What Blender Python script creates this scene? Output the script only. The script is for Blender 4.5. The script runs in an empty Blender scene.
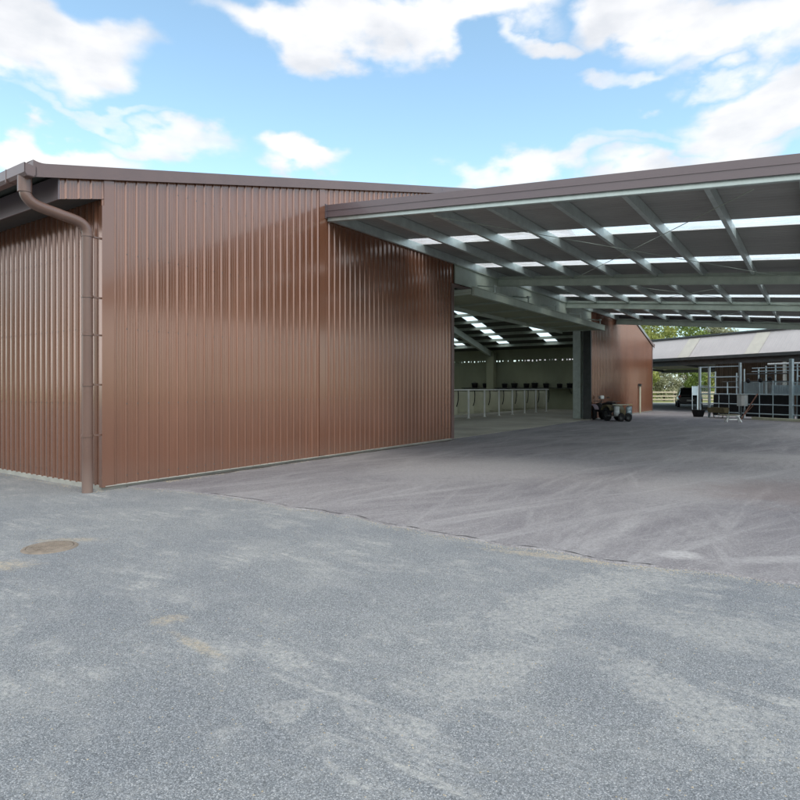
import bpy, bmesh, math, random
from mathutils import Vector, Matrix, noise
R = math.radians
random.seed(7)
S = bpy.context.scene
COL = S.collection
# ------------------------------------------------------------------ helpers
def tag(o, label=None, cat=None, group=None, kind=None):
    if label: o['label'] = label
    if cat: o['category'] = cat
    if group: o['group'] = group
    if kind: o['kind'] = kind
    return o
def empty(name, label, cat, loc=(0,0,0), rz=0.0, group=None):
    o = bpy.data.objects.new(name, None); COL.objects.link(o)
    o.empty_display_size = .2
    o.location = loc; o.rotation_euler = (0,0,rz)
    return tag(o, label, cat, group)
def copy_tree(o, parent=None):
    c = o.copy(); COL.objects.link(c)
    if parent is not None: c.parent = parent
    for ch in [x for x in COL.objects if x.parent == o]: copy_tree(ch, c)
    return c
def sub(a,b): return (a[0]-b[0],a[1]-b[1],a[2]-b[2])
class MB:
    def __init__(s): s.v=[]; s.f=[]; s.sm=[]; s.mi=[]
    def add(s, vs, fs, smooth=False, mi=0):
        n=len(s.v); s.v += [tuple(p) for p in vs]
        for f in fs: s.f.append(tuple(i+n for i in f)); s.sm.append(smooth); s.mi.append(mi)
        return s
    def quad(s,a,b,c,d,mi=0): return s.add([a,b,c,d],[(0,1,2,3)],False,mi)
    def box(s,x0,x1,y0,y1,z0,z1,mi=0,m=None):
        vs=[(x,y,z) for z in (z0,z1) for y in (y0,y1) for x in (x0,x1)]
        if m is not None: vs=[tuple(m@Vector(p)) for p in vs]
        return s.add(vs,[(0,2,3,1),(4,5,7,6),(0,1,5,4),(2,6,7,3),(0,4,6,2),(1,3,7,5)],False,mi)
    def prism(s, top, z0, z1, mi=0):
        n=len(top); vs=[(x,y,z0) for x,y in top]+[(x,y,z1) for x,y in top]
        fs=[tuple(range(n-1,-1,-1)),tuple(range(n,2*n))]+[(i,(i+1)%n,n+(i+1)%n,n+i) for i in range(n)]
        return s.add(vs,fs,False,mi)
    def extr(s, prof, axis, a0, a1, mi=0, smooth=False):
        """closed 2D profile extruded along an axis; axis 'x': prof=(y,z) ; 'y': prof=(x,z)"""
        n=len(prof)
        def P(a,p): return (a,p[0],p[1]) if axis=='x' else ((p[0],a,p[1]) if axis=='y' else (p[0],p[1],a))
        vs=[P(a0,p) for p in prof]+[P(a1,p) for p in prof]
        fs=[(i,(i+1)%n,n+(i+1)%n,n+i) for i in range(n)]
        s.add(vs,fs,smooth,mi)
        s.add(vs,[tuple(range(n-1,-1,-1)),tuple(range(n,2*n))],False,mi)
        return s
    def bar(s,p,q,w,h=None,mi=0,up=(0,0,1)):
        h=w if h is None else h
        p=Vector(p); q=Vector(q); d=(q-p).normalized(); U=Vector(up)
        if abs(d.dot(U))>.98: U=Vector((1,0,0))
        a=d.cross(U).normalized(); b=a.cross(d).normalized()
        vs=[]
        for c in (p,q):
            for i,j in ((-1,-1),(1,-1),(1,1),(-1,1)): vs.append(tuple(c+a*(i*w/2)+b*(j*h/2)))
        return s.add(vs,[(0,1,2,3),(7,6,5,4),(0,4,5,1),(1,5,6,2),(2,6,7,3),(3,7,4,0)],False,mi)
    def tube(s,pts,r,n=12,mi=0,cap=True,rads=None):
        P=[Vector(p) for p in pts]; rings=[]; prev=None
        for i,p in enumerate(P):
            d=((P[min(i+1,len(P)-1)]-P[max(i-1,0)])).normalized()
            if prev is None:
                U=Vector((0,0,1)) if abs(d.z)<.95 else Vector((1,0,0))
                a=d.cross(U).normalized()
            else:
                a=(prev-d*prev.dot(d)).normalized()
            prev=a; b=d.cross(a)
            rr=rads[i] if rads else r
            rings.append([tuple(p+a*(rr*math.cos(2*math.pi*k/n))+b*(rr*math.sin(2*math.pi*k/n))) for k in range(n)])
        vs=[v for ring in rings for v in ring]
        fs=[(i*n+k,i*n+(k+1)%n,(i+1)*n+(k+1)%n,(i+1)*n+k) for i in range(len(P)-1) for k in range(n)]
        s.add(vs,fs,True,mi)
        if cap: s.add(rings[0]+rings[-1],[tuple(range(n-1,-1,-1)),tuple(range(n,2*n))],False,mi)
        return s
    def lathe(s,prof,c=(0,0,0),axis='z',n=20,mi=0,smooth=True):
        vs=[];m=len(prof)
        for k in range(n):
            a=2*math.pi*k/n
            for r,h in prof:
                x,y=r*math.cos(a),r*math.sin(a)
                p={'z':(x,y,h),'x':(h,x,y),'y':(y,h,x)}[axis]
                vs.append((p[0]+c[0],p[1]+c[1],p[2]+c[2]))
        fs=[(k*m+i,((k+1)%n)*m+i,((k+1)%n)*m+i+1,k*m+i+1) for k in range(n) for i in range(m-1)]
        return s.add(vs,fs,smooth,mi)
    def build(s,name,mats,parent=None,bevel=0,seg=2):
        me=bpy.data.meshes.new(name); me.from_pydata(s.v,[],s.f); me.validate()
        if not isinstance(mats,(list,tuple)): mats=[mats]
        for m in mats: me.materials.append(m)
        if len(me.polygons)==len(s.f):
            me.polygons.foreach_set('use_smooth',s.sm); me.polygons.foreach_set('material_index',s.mi)
        bm=bmesh.new(); bm.from_mesh(me); bmesh.ops.recalc_face_normals(bm,faces=bm.faces) if s.recalc else None
        bm.to_mesh(me); bm.free(); me.update()
        o=bpy.data.objects.new(name,me); COL.objects.link(o)
        if parent is not None: o.parent=parent
        if bevel:
            b=o.modifiers.new('bev','BEVEL'); b.width=bevel; b.segments=seg; b.limit_method='ANGLE'; b.angle_limit=R(40)
        return o
    recalc=True
def smooth_path(pts,sub=8):
    P=[Vector(p) for p in pts]; out=[]
    for i in range(len(P)-1):
        p0=P[max(i-1,0)];p1=P[i];p2=P[i+1];p3=P[min(i+2,len(P)-1)]
        for k in range(sub):
            t=k/sub
            out.append(.5*((2*p1)+(-p0+p2)*t+(2*p0-5*p1+4*p2-p3)*t*t+(-p0+3*p1-3*p2+p3)*t**3))
    out.append(P[-1]); return out
def corr(mb,a0,a1,mp,b0,b1,pitch=.19,h=.030,crest=.016,slope=.010,extra=()):
    """trapezoidal cladding: ribs run along b; mp(a,h,b)->xyz; b0,b1 functions of a"""
    st=[]; k=math.floor(a0/pitch)
    while k*pitch<a1+pitch:
        c=k*pitch
        for da,hh in ((-crest/2-slope-.004,0),(-crest/2-slope,.0),(-crest/2,h),(crest/2,h),(crest/2+slope,0),(crest/2+slope+.004,0),(pitch*.33,0),(pitch*.36,.0018),(pitch*.40,0),(pitch*.6,0),(pitch*.64,.0018),(pitch*.67,0)):
            a=c+da
            if a0<a<a1: st.append((a,hh))
        k+=1
    for e in extra:
        if a0<e<a1:
            st.append((e,0))
    st=[(a0,0)]+sorted(st)+[(a1,0)]
    vs=[];fs=[]
    for i,(a,hh) in enumerate(st):
        vs+= [mp(a,hh,b0(a)),mp(a,hh,b1(a))]
        if i: fs.append((2*i-2,2*i,2*i+1,2*i-1))
    n0=len(mb.f); mb.add(vs,fs,True); mb.recalc=False
    for i in range(1,len(st)):
        if st[i][1]<h*.3 and st[i-1][1]<h*.3: mb.sm[n0+i-1]=False
    return mb
# ------------------------------------------------------------------ materials
def nodes(name):
    m=bpy.data.materials.new(name); m.use_nodes=True
    nt=m.node_tree; return m,nt,nt.nodes['Principled BSDF']
def N(nt,t,**kw):
    n=nt.nodes.new(t)
    for k,v in kw.items():
        if k.startswith('i_'):
            key=k[2:]; key=int(key) if key.isdigit() else key.replace('_',' ')
            n.inputs[key].default_value=v
        else: setattr(n,k,v)
    return n
def L(nt,a,b): nt.links.new(a,b)
def ramp(nt,fac,stops):
    r=N(nt,'ShaderNodeValToRGB'); e=r.color_ramp.elements
    while len(e)<len(stops): e.new(.5)
    for i,(p,c) in enumerate(stops):
        e[i].position=p; e[i].color=(c,c,c,1) if isinstance(c,(int,float)) else (*c,1)
    L(nt,fac,r.inputs[0]); return r.outputs[0]
def mixc(nt,f,a,b,mode='MIX'):
    m=N(nt,'ShaderNodeMix',data_type='RGBA',blend_type=mode)
    for sock,v in ((m.inputs[0],f),(m.inputs[6],a),(m.inputs[7],b)):
        if isinstance(v,(int,float)): sock.default_value=v
        elif isinstance(v,tuple): sock.default_value=(*v,1)
        else: L(nt,v,sock)
    return m.outputs[2]
def noi(nt,vec,scale,detail=4,rough=.55,dist=0.0):
    n=N(nt,'ShaderNodeTexNoise'); n.inputs['Scale'].default_value=scale; n.inputs['Detail'].default_value=detail
    n.inputs['Roughness'].default_value=rough; n.inputs['Distortion'].default_value=dist
    if vec is not None: L(nt,vec,n.inputs['Vector'])
    return n.outputs[0]
def mapping(nt,vec,scale=(1,1,1),rot=(0,0,0),loc=(0,0,0)):
    if any(rot):
        q=N(nt,'ShaderNodeMapping'); q.inputs['Rotation'].default_value=rot; L(nt,vec,q.inputs['Vector']); vec=q.outputs[0]; rot=(0,0,0)
    m=N(nt,'ShaderNodeMapping'); m.inputs['Scale'].default_value=scale; m.inputs['Rotation'].default_value=rot; m.inputs['Location'].default_value=loc
    L(nt,vec,m.inputs['Vector']); return m.outputs[0]
def paint(name,col,rough=.4,metal=0.0,var=.18,scale=3.0,stretch=(1,1,.25),bump=.0,coat=0.0,spec=.5,dirt=None,rv=.12):
    m,nt,b=nodes(name)
    tc=N(nt,'ShaderNodeTexCoord').outputs['Object']
    v=mapping(nt,tc,stretch)
    n1=noi(nt,v,scale,6,.6); n2=noi(nt,tc,scale*9,3,.6)
    f=ramp(nt,n1,[(.3,0),(.7,1)])
    lo=tuple(c*(1-var) for c in col); hi=tuple(min(1,c*(1+var)) for c in col)
    c=mixc(nt,f,lo,hi)
    c=mixc(nt,.15,c,mixc(nt,n2,lo,hi))
    if dirt:
        g=N(nt,'ShaderNodeSeparateXYZ'); L(nt,tc,g.inputs[0])
        ad=N(nt,'ShaderNodeMath',operation='MULTIPLY_ADD'); L(nt,n1,ad.inputs[0]); ad.inputs[1].default_value=.7; L(nt,g.outputs[2],ad.inputs[2])
        df=ramp(nt,ad.outputs[0],[(.3,.55),(.85,0)])
        c=mixc(nt,df,c,dirt)
    L(nt,c,b.inputs['Base Color'])
    rr=N(nt,'ShaderNodeMapRange'); L(nt,n1,rr.inputs[0]); rr.inputs[3].default_value=max(.05,rough-rv); rr.inputs[4].default_value=rough+rv
    L(nt,rr.outputs[0],b.inputs['Roughness'])
    b.inputs['Metallic'].default_value=metal; b.inputs['Coat Weight'].default_value=coat; b.inputs['Specular IOR Level'].default_value=spec
    b.inputs['Coat Roughness'].default_value=.12
    if bump:
        bp=N(nt,'ShaderNodeBump'); bp.inputs['Strength'].default_value=bump; bp.inputs['Distance'].default_value=.01
        L(nt,noi(nt,tc,scale*2.2,3,.5),bp.inputs['Height']); L(nt,bp.outputs[0],b.inputs['Normal'])
    return m
M={}
M['brown']=paint('brown_coated_steel',(.21,.089,.050),.22,.33,.12,1.2,(1,1,.15),.14,.8,.9,dirt=(.23,.135,.10),rv=.06)
M['brown_in']=paint('cladding_inner_face',(.17,.15,.12),.6)
M['trim']=paint('brown_trim_steel',(.14,.088,.077),.32,0,.08,2,(1,1,1),.03,.25)
M['pipe']=paint('brown_pipe',(.14,.08,.06),.33,0,.1,3,(1,1,.4),.03,.2,dirt=(.26,.2,.17))
M['fasciam']=paint('mauve_brown_fascia',(.125,.095,.101),.36,0,.07,1.5,(1,1,1),.02,.2)
M['galv']=paint('galvanised_steel',(.50,.56,.53),.42,.55,.16,5,(1,1,1),.05)
M['galvd']=paint('painted_grey_green_steel',(.36,.41,.345),.5,.1,.15,4,(1,1,1),.04)
M['sheetu']=paint('dull_zinc_sheet',(.31,.31,.29),.55,.2,.18,1.2,(1,.3,1))
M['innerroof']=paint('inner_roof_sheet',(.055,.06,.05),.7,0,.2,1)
M['conc']=paint('pale_concrete',(.36,.35,.31),.85,0,.22,2.5,(1,1,1),.3,spec=.3)
M['khaki']=paint('khaki_wall',(.28,.30,.205),.8,0,.16,.7,(1,1,.6),.1,spec=.3)
M['cream']=paint('cream_panel',(.52,.53,.41),.6,0,.14,1.8,(1,1,.5),.05,dirt=(.28,.27,.19))
M['white']=paint('white_paint',(.74,.77,.76),.45,0,.08,3,(1,1,1))
M['whiteg']=paint('grey_white_plastic',(.48,.52,.52),.4,0,.15,5,(1,1,1))
M['black']=paint('black_rubber',(.018,.018,.02),.75,0,.3,8,(1,1,1),.1,spec=.3)
M['blackp']=paint('black_gloss',(.012,.013,.015),.18,0,.1,3,(1,1,1),0,.6)
M['dark']=paint('dark_steel',(.05,.055,.055),.5,.3,.3,4,(1,1,1))
M['olive']=paint('olive_board',(.15,.13,.07),.7,0,.25,6,(1,1,1))
M['yellow']=paint('yellowed_board',(.55,.45,.20),.6,0,.2,6,(1,1,1))
M['purple']=paint('lilac_plastic',(.28,.24,.30),.35,0,.1,6,(1,1,1))
M['redw']=paint('reddish_timber',(.20,.10,.07),.75,0,.25,8,(1,1,.2),.1)
M['bluegrey']=paint('blue_grey_galvanised',(.42,.52,.56),.4,.4,.12,5,(1,1,1))
M['silver']=paint('silver_trim',(.6,.62,.64),.3,.7,.06,5,(1,1,1))
M['red']=paint('red_lens',(.35,.02,.015),.2,0,.1,5)
M['roof2']=paint('pale_pink_grey_roof',(.41,.385,.375),.6,0,.08,1.0,(1,1,1),.03)
M['bark']=paint('bark',(.10,.08,.06),.9,0,.3,8,(1,1,.2),.5,spec=.2)
M['rail_wood']=paint('weathered_rail_timber',(.48,.42,.32),.85,0,.2,6,(1,1,1),.2,spec=.2)
M['iron']=paint('rusty_cast_iron',(.20,.165,.13),.8,0,.3,9,(1,1,1),.5,spec=.3)
def boards():
    m,nt,b=nodes('weathered_boards'); tc=N(nt,'ShaderNodeTexCoord').outputs['Object']
    br=N(nt,'ShaderNodeTexBrick'); br.offset=0; br.inputs['Scale'].default_value=1; br.inputs['Brick Width'].default_value=.16; br.inputs['Row Height'].default_value=30
    br.inputs['Color1'].default_value=(.42,.31,.25,1); br.inputs['Color2'].default_value=(.55,.46,.40,1); br.inputs['Mortar'].default_value=(.05,.04,.03,1); br.inputs['Mortar Size'].default_value=.012
    s=N(nt,'ShaderNodeSeparateXYZ'); L(nt,tc,s.inputs[0]); c=N(nt,'ShaderNodeCombineXYZ'); L(nt,s.outputs[0],c.inputs[0]); L(nt,s.outputs[2],c.inputs[1]); L(nt,c.outputs[0],br.inputs['Vector'])
    n=noi(nt,mapping(nt,tc,(8,8,1)),2,5)
    L(nt,mixc(nt,.5,br.outputs[0],ramp(nt,n,[(.3,(.16,.1,.08)),(.7,(.5,.42,.38))]),'OVERLAY'),b.inputs['Base Color']); b.inputs['Roughness'].default_value=.85
    return m
M['boards']=boards()
def skylight():
    m,nt,b=nodes('translucent_sheet'); out=nt.nodes['Material Output']
    t=N(nt,'ShaderNodeBsdfTranslucent'); tcs=N(nt,'ShaderNodeTexCoord').outputs['Object']; L(nt,mixc(nt,ramp(nt,noi(nt,mapping(nt,tcs,(1,.35,1)),3,7,.7),[(.4,0),(.72,1)]),(.95,.97,.98),(.55,.56,.50)),t.inputs[0])
    tr=N(nt,'ShaderNodeBsdfTransparent'); tr.inputs[0].default_value=(.93,.95,.96,1)
    mx=N(nt,'ShaderNodeMixShader'); mx.inputs[0].default_value=.55; L(nt,t.outputs[0],mx.inputs[1]); L(nt,tr.outputs[0],mx.inputs[2])
    L(nt,mx.outputs[0],out.inputs[0]); nt.nodes.remove(b); return m
M['sky']=skylight()
def meshmat():
    m,nt,b=nodes('wire_mesh'); out=nt.nodes['Material Output']; b.inputs['Base Color'].default_value=(.5,.6,.65,1); b.inputs['Metallic'].default_value=.3; b.inputs['Roughness'].default_value=.5
    return m
def leafmat(name,c1,c2):
    m,nt,b=nodes(name); out=nt.nodes['Material Output']
    tc=N(nt,'ShaderNodeTexCoord').outputs['Object']
    n=noi(nt,tc,.9,3); n2=noi(nt,tc,14,2)
    c=mixc(nt,ramp(nt,n,[(.35,0),(.65,1)]),c1,c2); c=mixc(nt,mixc(nt,1.0,ramp(nt,n2,[(.3,0),(.7,1)]),(.5,.5,.5),'MULTIPLY'),c,tuple(min(1,x*1.7) for x in c2))
    L(nt,c,b.inputs['Base Color']); b.inputs['Roughness'].default_value=.6; b.inputs['Specular IOR Level'].default_value=.25
    t=N(nt,'ShaderNodeBsdfTranslucent'); L(nt,c,t.inputs[0]); mx=N(nt,'ShaderNodeMixShader'); mx.inputs[0].default_value=.35
    L(nt,b.outputs[0],mx.inputs[1]); L(nt,t.outputs[0],mx.inputs[2]); L(nt,mx.outputs[0],out.inputs[0]); return m
M['leafa']=leafmat('leaf_yellow_green',(.15,.19,.05),(.32,.34,.10))
M['leafb']=leafmat('leaf_mid_green',(.09,.14,.04),(.20,.26,.07))
M['leafc']=leafmat('leaf_olive_grey',(.20,.21,.12),(.38,.38,.25))
def ellmask(nt,pos,cx,cy,rx,ry,rot=0,nz=None,amp=.5):
    """soft patch on the ground, 1 inside -> 0 outside, ragged edge"""
    v=N(nt,'ShaderNodeVectorMath',operation='SUBTRACT'); L(nt,pos,v.inputs[0]); v.inputs[1].default_value=(cx,cy,0)
    mp=N(nt,'ShaderNodeMapping',vector_type='POINT'); L(nt,v.outputs[0],mp.inputs['Vector'])
    vr=N(nt,'ShaderNodeVectorRotate',rotation_type='Z_AXIS'); vr.inputs['Angle'].default_value=-rot; L(nt,v.outputs[0],vr.inputs['Vector'])
    sc=N(nt,'ShaderNodeVectorMath',operation='MULTIPLY'); L(nt,vr.outputs[0],sc.inputs[0]); sc.inputs[1].default_value=(1/rx,1/ry,0)
    ln=N(nt,'ShaderNodeVectorMath',operation='LENGTH'); L(nt,sc.outputs[0],ln.inputs[0])
    a=N(nt,'ShaderNodeMath',operation='MULTIPLY_ADD'); L(nt,nz,a.inputs[0]); a.inputs[1].default_value=amp*2; L(nt,ln.outputs['Value'],a.inputs[2])
    q=N(nt,'ShaderNodeMapRange',interpolation_type='SMOOTHSTEP'); L(nt,a.outputs[0],q.inputs[0]); q.inputs[1].default_value=.4+amp; q.inputs[2].default_value=.95+amp; q.inputs[3].default_value=1; q.inputs[4].default_value=0
    return q.outputs[0]
def maxn(nt,a,b):
    m=N(nt,'ShaderNodeMath',operation='MAXIMUM'); L(nt,a,m.inputs[0]); L(nt,b,m.inputs[1]); return m.outputs[0]
def mul(nt,a,k):
    m=N(nt,'ShaderNodeMath',operation='MULTIPLY'); L(nt,a,m.inputs[0])
    if isinstance(k,(int,float)): m.inputs[1].default_value=k
    else: L(nt,k,m.inputs[1])
    return m.outputs[0]
def ground_mat():
    m,nt,b=nodes('chip_seal_gravel'); tc=N(nt,'ShaderNodeTexCoord').outputs['Object']
    vo=N(nt,'ShaderNodeTexVoronoi'); vo.inputs['Scale'].default_value=190; vo.inputs['Randomness'].default_value=1; L(nt,tc,vo.inputs['Vector'])
    hs=N(nt,'ShaderNodeSeparateColor'); L(nt,vo.outputs['Color'],hs.inputs[0])
    grain=ramp(nt,hs.outputs[0],[(0,(.12,.128,.132)),(.35,(.18,.192,.20)),(.7,(.25,.262,.27)),(.93,(.33,.34,.345)),(1,(.46,.465,.465))])
    gap=ramp(nt,vo.outputs['Distance'],[(.35,1),(.8,.55)])
    c=mixc(nt,.8,grain,gap,'MULTIPLY')
    big=noi(nt,tc,.35,5,.6,.4); mid=noi(nt,mapping(nt,tc,(1,1.7,1),(0,0,.6)),1.3,7,.66,.3); fine=noi(nt,tc,28,5,.7)
    c=mixc(nt,ramp(nt,big,[(.3,0),(.7,1)]),mixc(nt,1.0,c,(.86,.87,.895),"MULTIPLY"),mixc(nt,1.0,c,(1.15,1.13,1.09),'MULTIPLY'))
    # dust patches
    d1=ramp(nt,mid,[(.48,0),(.68,1)]); d2=ramp(nt,fine,[(.34,0),(.62,1)]); dm=mul(nt,d1,d2)
    mid2=noi(nt,mapping(nt,tc,(1,1,1),(0,0,.55),(7,3,0)),1.0,6,.7,.2)
    st=noi(nt,mapping(nt,tc,(.8,3.6,1),(0,0,.62),(2,9,0)),1.6,7,.7,.6)
    s1=mul(nt,ramp(nt,st,[(.44,0),(.60,1)]),ramp(nt,mid2,[(.47,0),(.60,1)]))
    s1=mul(nt,s1,d2)
    dm=maxn(nt,mul(nt,dm,.4),mul(nt,s1,.9))
    for cx,cy,rx,ry,ro,a_ in ((1.5,4.75,1.25,.20,.62,.8),(1.45,3.1,.65,.12,-1.2,.75),(.5,3.4,.45,.14,.8,.75),(1.9,4.0,.55,.12,-.9,.7),(2.5,3.9,.7,.16,-.5,.6),(-.55,3.0,.13,.08,.2,.7),(.9,4.1,.35,.12,.6,.6)):
        dm=maxn(nt,dm,mul(nt,mul(nt,ellmask(nt,tc,cx,cy,rx*1.5,ry*2.0,ro,noi(nt,tc,6,9,.82),2.0),d2),a_*.8))
    c=mixc(nt,dm,c,mixc(nt,fine,(.33,.325,.30),(.44,.43,.395)))
    # sandy spots
    P=[(-3.65,5.43,.30,.11,0.1),(-1.6,4.17,.12,.05,.4),(1.45,5.74,.62,.05,-.42),(-3.5,6.35,.30,.06,.1),(-1.25,3.75,.25,.03,-.7)]
    sm=None
    for cx,cy,rx,ry,ro in P:
        e=ellmask(nt,tc,cx,cy,rx*1.5,ry*2.2,ro,noi(nt,tc,11,6,.75),1.1)
        sm=e if sm is None else maxn(nt,sm,e)
    c=mixc(nt,mul(nt,mul(nt,sm,d2),.55),c,(.42,.34,.22))
    L(nt,c,b.inputs['Base Color']); b.inputs['Roughness'].default_value=.85; b.inputs['Specular IOR Level'].default_value=.35
    bp=N(nt,'ShaderNodeBump'); bp.inputs['Strength'].default_value=.55; bp.inputs['Distance'].default_value=.006; bp.invert=True
    L(nt,vo.outputs['Distance'],bp.inputs['Height']); L(nt,bp.outputs[0],b.inputs['Normal'])
    # far field beyond the yard becomes grass, a real change of surface
    return m
M['gravel']=ground_mat()
def apron_mat():
    m,nt,b=nodes('old_asphalt_apron'); tc=N(nt,'ShaderNodeTexCoord').outputs['Object']
    vo=N(nt,'ShaderNodeTexVoronoi'); vo.inputs['Scale'].default_value=110; L(nt,tc,vo.inputs['Vector'])
    hs=N(nt,'ShaderNodeSeparateColor'); L(nt,vo.outputs['Color'],hs.inputs[0])
    g=ramp(nt,hs.outputs[0],[(0,(.12,.115,.116)),(.6,(.165,.158,.16)),(1,(.24,.232,.234))])
    big=noi(nt,tc,.22,5,.6,.5)
    c=mixc(nt,ramp(nt,big,[(.35,0),(.68,1)]),mixc(nt,1.0,g,(.82,.80,.84),'MULTIPLY'),mixc(nt,1.0,g,(1.28,1.26,1.24),'MULTIPLY'))
    fine=noi(nt,tc,18,5,.7); d2=ramp(nt,fine,[(.3,.25),(.65,1)])
    acc=None
    for i,(rot,sx,sy,lo,hi,amt) in enumerate(((-.95,.25,1.8,.47,.69,.75),(-.62,.12,2.4,.48,.69,.7),(-.3,.16,3.2,.51,.70,.55),(-1.25,.3,3.8,.51,.70,.55))):
        s=noi(nt,mapping(nt,tc,(sx,sy,1),(0,0,rot),(i*5,i*3,0)),.9,7,.72,.12)
        k=mul(nt,ramp(nt,s,[(lo,0),(hi,1)]),amt); acc=k if acc is None else maxn(nt,acc,k)
    acc=mul(nt,acc,d2)
    for cx,cy,rx,ry,ro,a in ((2.62,5.75,.22,.12,0,1),(3.6,5.6,.7,.10,.1,.6),(2.0,12.,3.2,1.2,.5,.45),(9.5,13.5,3.5,.5,-.5,.45),(4.5,9.5,2.5,.7,.9,.4)):
        e=mul(nt,ellmask(nt,tc,cx,cy,rx*1.5,ry*1.8,ro,noi(nt,tc,3,6,.7),.5),a); acc=maxn(nt,acc,mul(nt,e,d2))
    c=mixc(nt,acc,c,(.37,.36,.35))
    # brown dirt stain
    e=ellmask(nt,tc,6.4,9.2,2.6,1.6,.2,noi(nt,tc,1.5,6,.7),.6); c=mixc(nt,mul(nt,e,.45),c,(.125,.09,.085))
    L(nt,c,b.inputs['Base Color']); b.inputs['Roughness'].default_value=.8; b.inputs['Specular IOR Level'].default_value=.4
    bp=N(nt,'ShaderNodeBump'); bp.inputs['Strength'].default_value=.3; bp.inputs['Distance'].default_value=.004; bp.invert=True
    L(nt,vo.outputs['Distance'],bp.inputs['Height']); L(nt,bp.outputs[0],b.inputs['Normal']); return m
M['apron']=apron_mat()
M['floor']=paint('stained_concrete_floor',(.27,.26,.21),.75,0,.35,.5,(1,1,1),.1,spec=.4)
M['grass']=paint('pasture_grass',(.26,.27,.11),.95,0,.3,.3,(1,1,1),.3,spec=.1)

# ------------------------------------------------------------------ ground
def gp(px,py): Y=966.4/(py-388.0); return ((px-400)/604*Y,Y)
C0=Vector((-4.637,9.43,0)); ANG=math.atan2(.824,.566)
u=Vector((math.cos(ANG),math.sin(ANG),0)); v=Vector((-math.sin(ANG),math.cos(ANG),0))
def W(t,s,z=0): return C0+u*t+v*s+Vector((0,0,z))
g=MB(); g.box(-900,900,-900,900,-1.0,-.02); tag(g.build('pasture_ground',M['grass']),kind='structure')
g=MB(); g.prism([(-70,-60),(75,-60),(75,62),(-70,62)],-.5,0); tag(g.build('gravel_yard',M['gravel']),kind='structure')
edge=[gp(*p) for p in ((124,486.6),(150,488.5),(200,493),(250,500),(300,509),(350,516),(400,527),(450,536),(500,544),(550,551),(600,560),(650,566),(700,571),(800,584))]
edge=[tuple(q)[:2] for q in smooth_path([(x,y,0) for x,y in edge+[(4.6,4.35),(7.5,3.9),(14,3.6),(40,3.4),(66,3.2)]],10)]
ed=[]
for i,(x,y) in enumerate(edge):
    n=noise.noise(Vector((x*2.3,y*2.3,0)))*.06+noise.noise(Vector((x*11,y*11,3)))*.02
    if i==0: n=0
    ed.append((x+n*.4,y+n))
far=[(66,58),(-10,58)]
wl=[W(30,30).to_2d(),W(3,.02).to_2d()]
poly=ed+far+[tuple(W(39,28).to_2d()),tuple(W(39.5,.6).to_2d()),tuple(W(1.0,.6).to_2d())]
poly=ed+[(66,58),(6,58),tuple(W(39.5,10).to_2d()),tuple(W(39.5,.6).to_2d()),tuple(W(.9,.6).to_2d())]
mb=MB(); n=len(poly); cx=[sum(p[0] for p in ed)/len(ed),0]
top=[(x,y,.014) for x,y in poly]
ne=len(ed)
mb.v=top[:]; mb.f=[tuple(range(n))]; mb.sm=[False]; mb.mi=[0]
low=[(x+.01,y-.05,-.01) for x,y in ed]; mb.v+=low
for i in range(ne-1): mb.f.append((n+i,n+i+1,i+1,i)); mb.sm.append(False); mb.mi.append(0)
apron=mb.build('asphalt_apron',M['apron']); tag(apron,kind='structure')
fl=MB(); fl.box(.1,38.3,.15,29.8,-.1,.03); fo=fl.build('shed_floor',M['floor']); fo.location=C0; fo.rotation_euler=(0,0,ANG); tag(fo,kind='structure')
# loose grit along the apron edge and sand (uncountable)
gr=MB(); gr.recalc=False
def stone(mb,x,y,z,r):
    a=random.random()*6.28; h=r*random.uniform(.5,.9)
    vs=[(x+r*math.cos(a+k*1.2566)*random.uniform(.7,1.1),y+r*math.sin(a+k*1.2566)*random.uniform(.7,1.1),z) for k in range(5)]
    vs+=[(x+random.uniform(-.3,.3)*r,y+random.uniform(-.3,.3)*r,z+h)]
    mb.add(vs,[(k,(k+1)%5,5) for k in range(5)])
for i in range(2600):
    k=random.randrange(5,135); k=min(k,len(ed)-2); f=random.random(); x=ed[k][0]*(1-f)+ed[k+1][0]*f; y=ed[k][1]*(1-f)+ed[k+1][1]*f
    stone(gr,x+random.gauss(0,.05),y-abs(random.gauss(0,.09))-.01,0,random.uniform(.002,.007))
for i in range(2500):
    Y=random.uniform(2.2,8); X=random.uniform(-.72,.72)*Y
    stone(gr,X,Y,0,random.uniform(.002,.006))
M['grit']=paint('sandy_grit',(.34,.29,.21),.9,0,.4,30,(1,1,1),spec=.2)
tag(gr.build('loose_grit',M['grit']),'loose sandy grit scattered along the ragged edge of the asphalt','grit',kind='stuff')
M['tar']=paint('dark_tar',(.045,.042,.04),.7,0,.3,12,(1,1,1),.3)  # shadow line where gravel meets apron, painted as a thin dark strip
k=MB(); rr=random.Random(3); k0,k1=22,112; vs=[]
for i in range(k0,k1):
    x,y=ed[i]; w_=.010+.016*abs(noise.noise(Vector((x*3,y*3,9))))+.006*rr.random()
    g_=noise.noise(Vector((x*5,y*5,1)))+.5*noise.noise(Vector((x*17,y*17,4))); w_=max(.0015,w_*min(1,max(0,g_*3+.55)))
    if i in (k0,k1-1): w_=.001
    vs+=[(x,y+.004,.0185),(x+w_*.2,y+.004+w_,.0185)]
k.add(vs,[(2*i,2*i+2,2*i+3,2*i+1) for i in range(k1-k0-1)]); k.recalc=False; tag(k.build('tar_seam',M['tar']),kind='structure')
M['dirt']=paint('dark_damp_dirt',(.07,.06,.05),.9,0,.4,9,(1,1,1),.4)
k=MB(); vs=[]; nn=160
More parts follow.
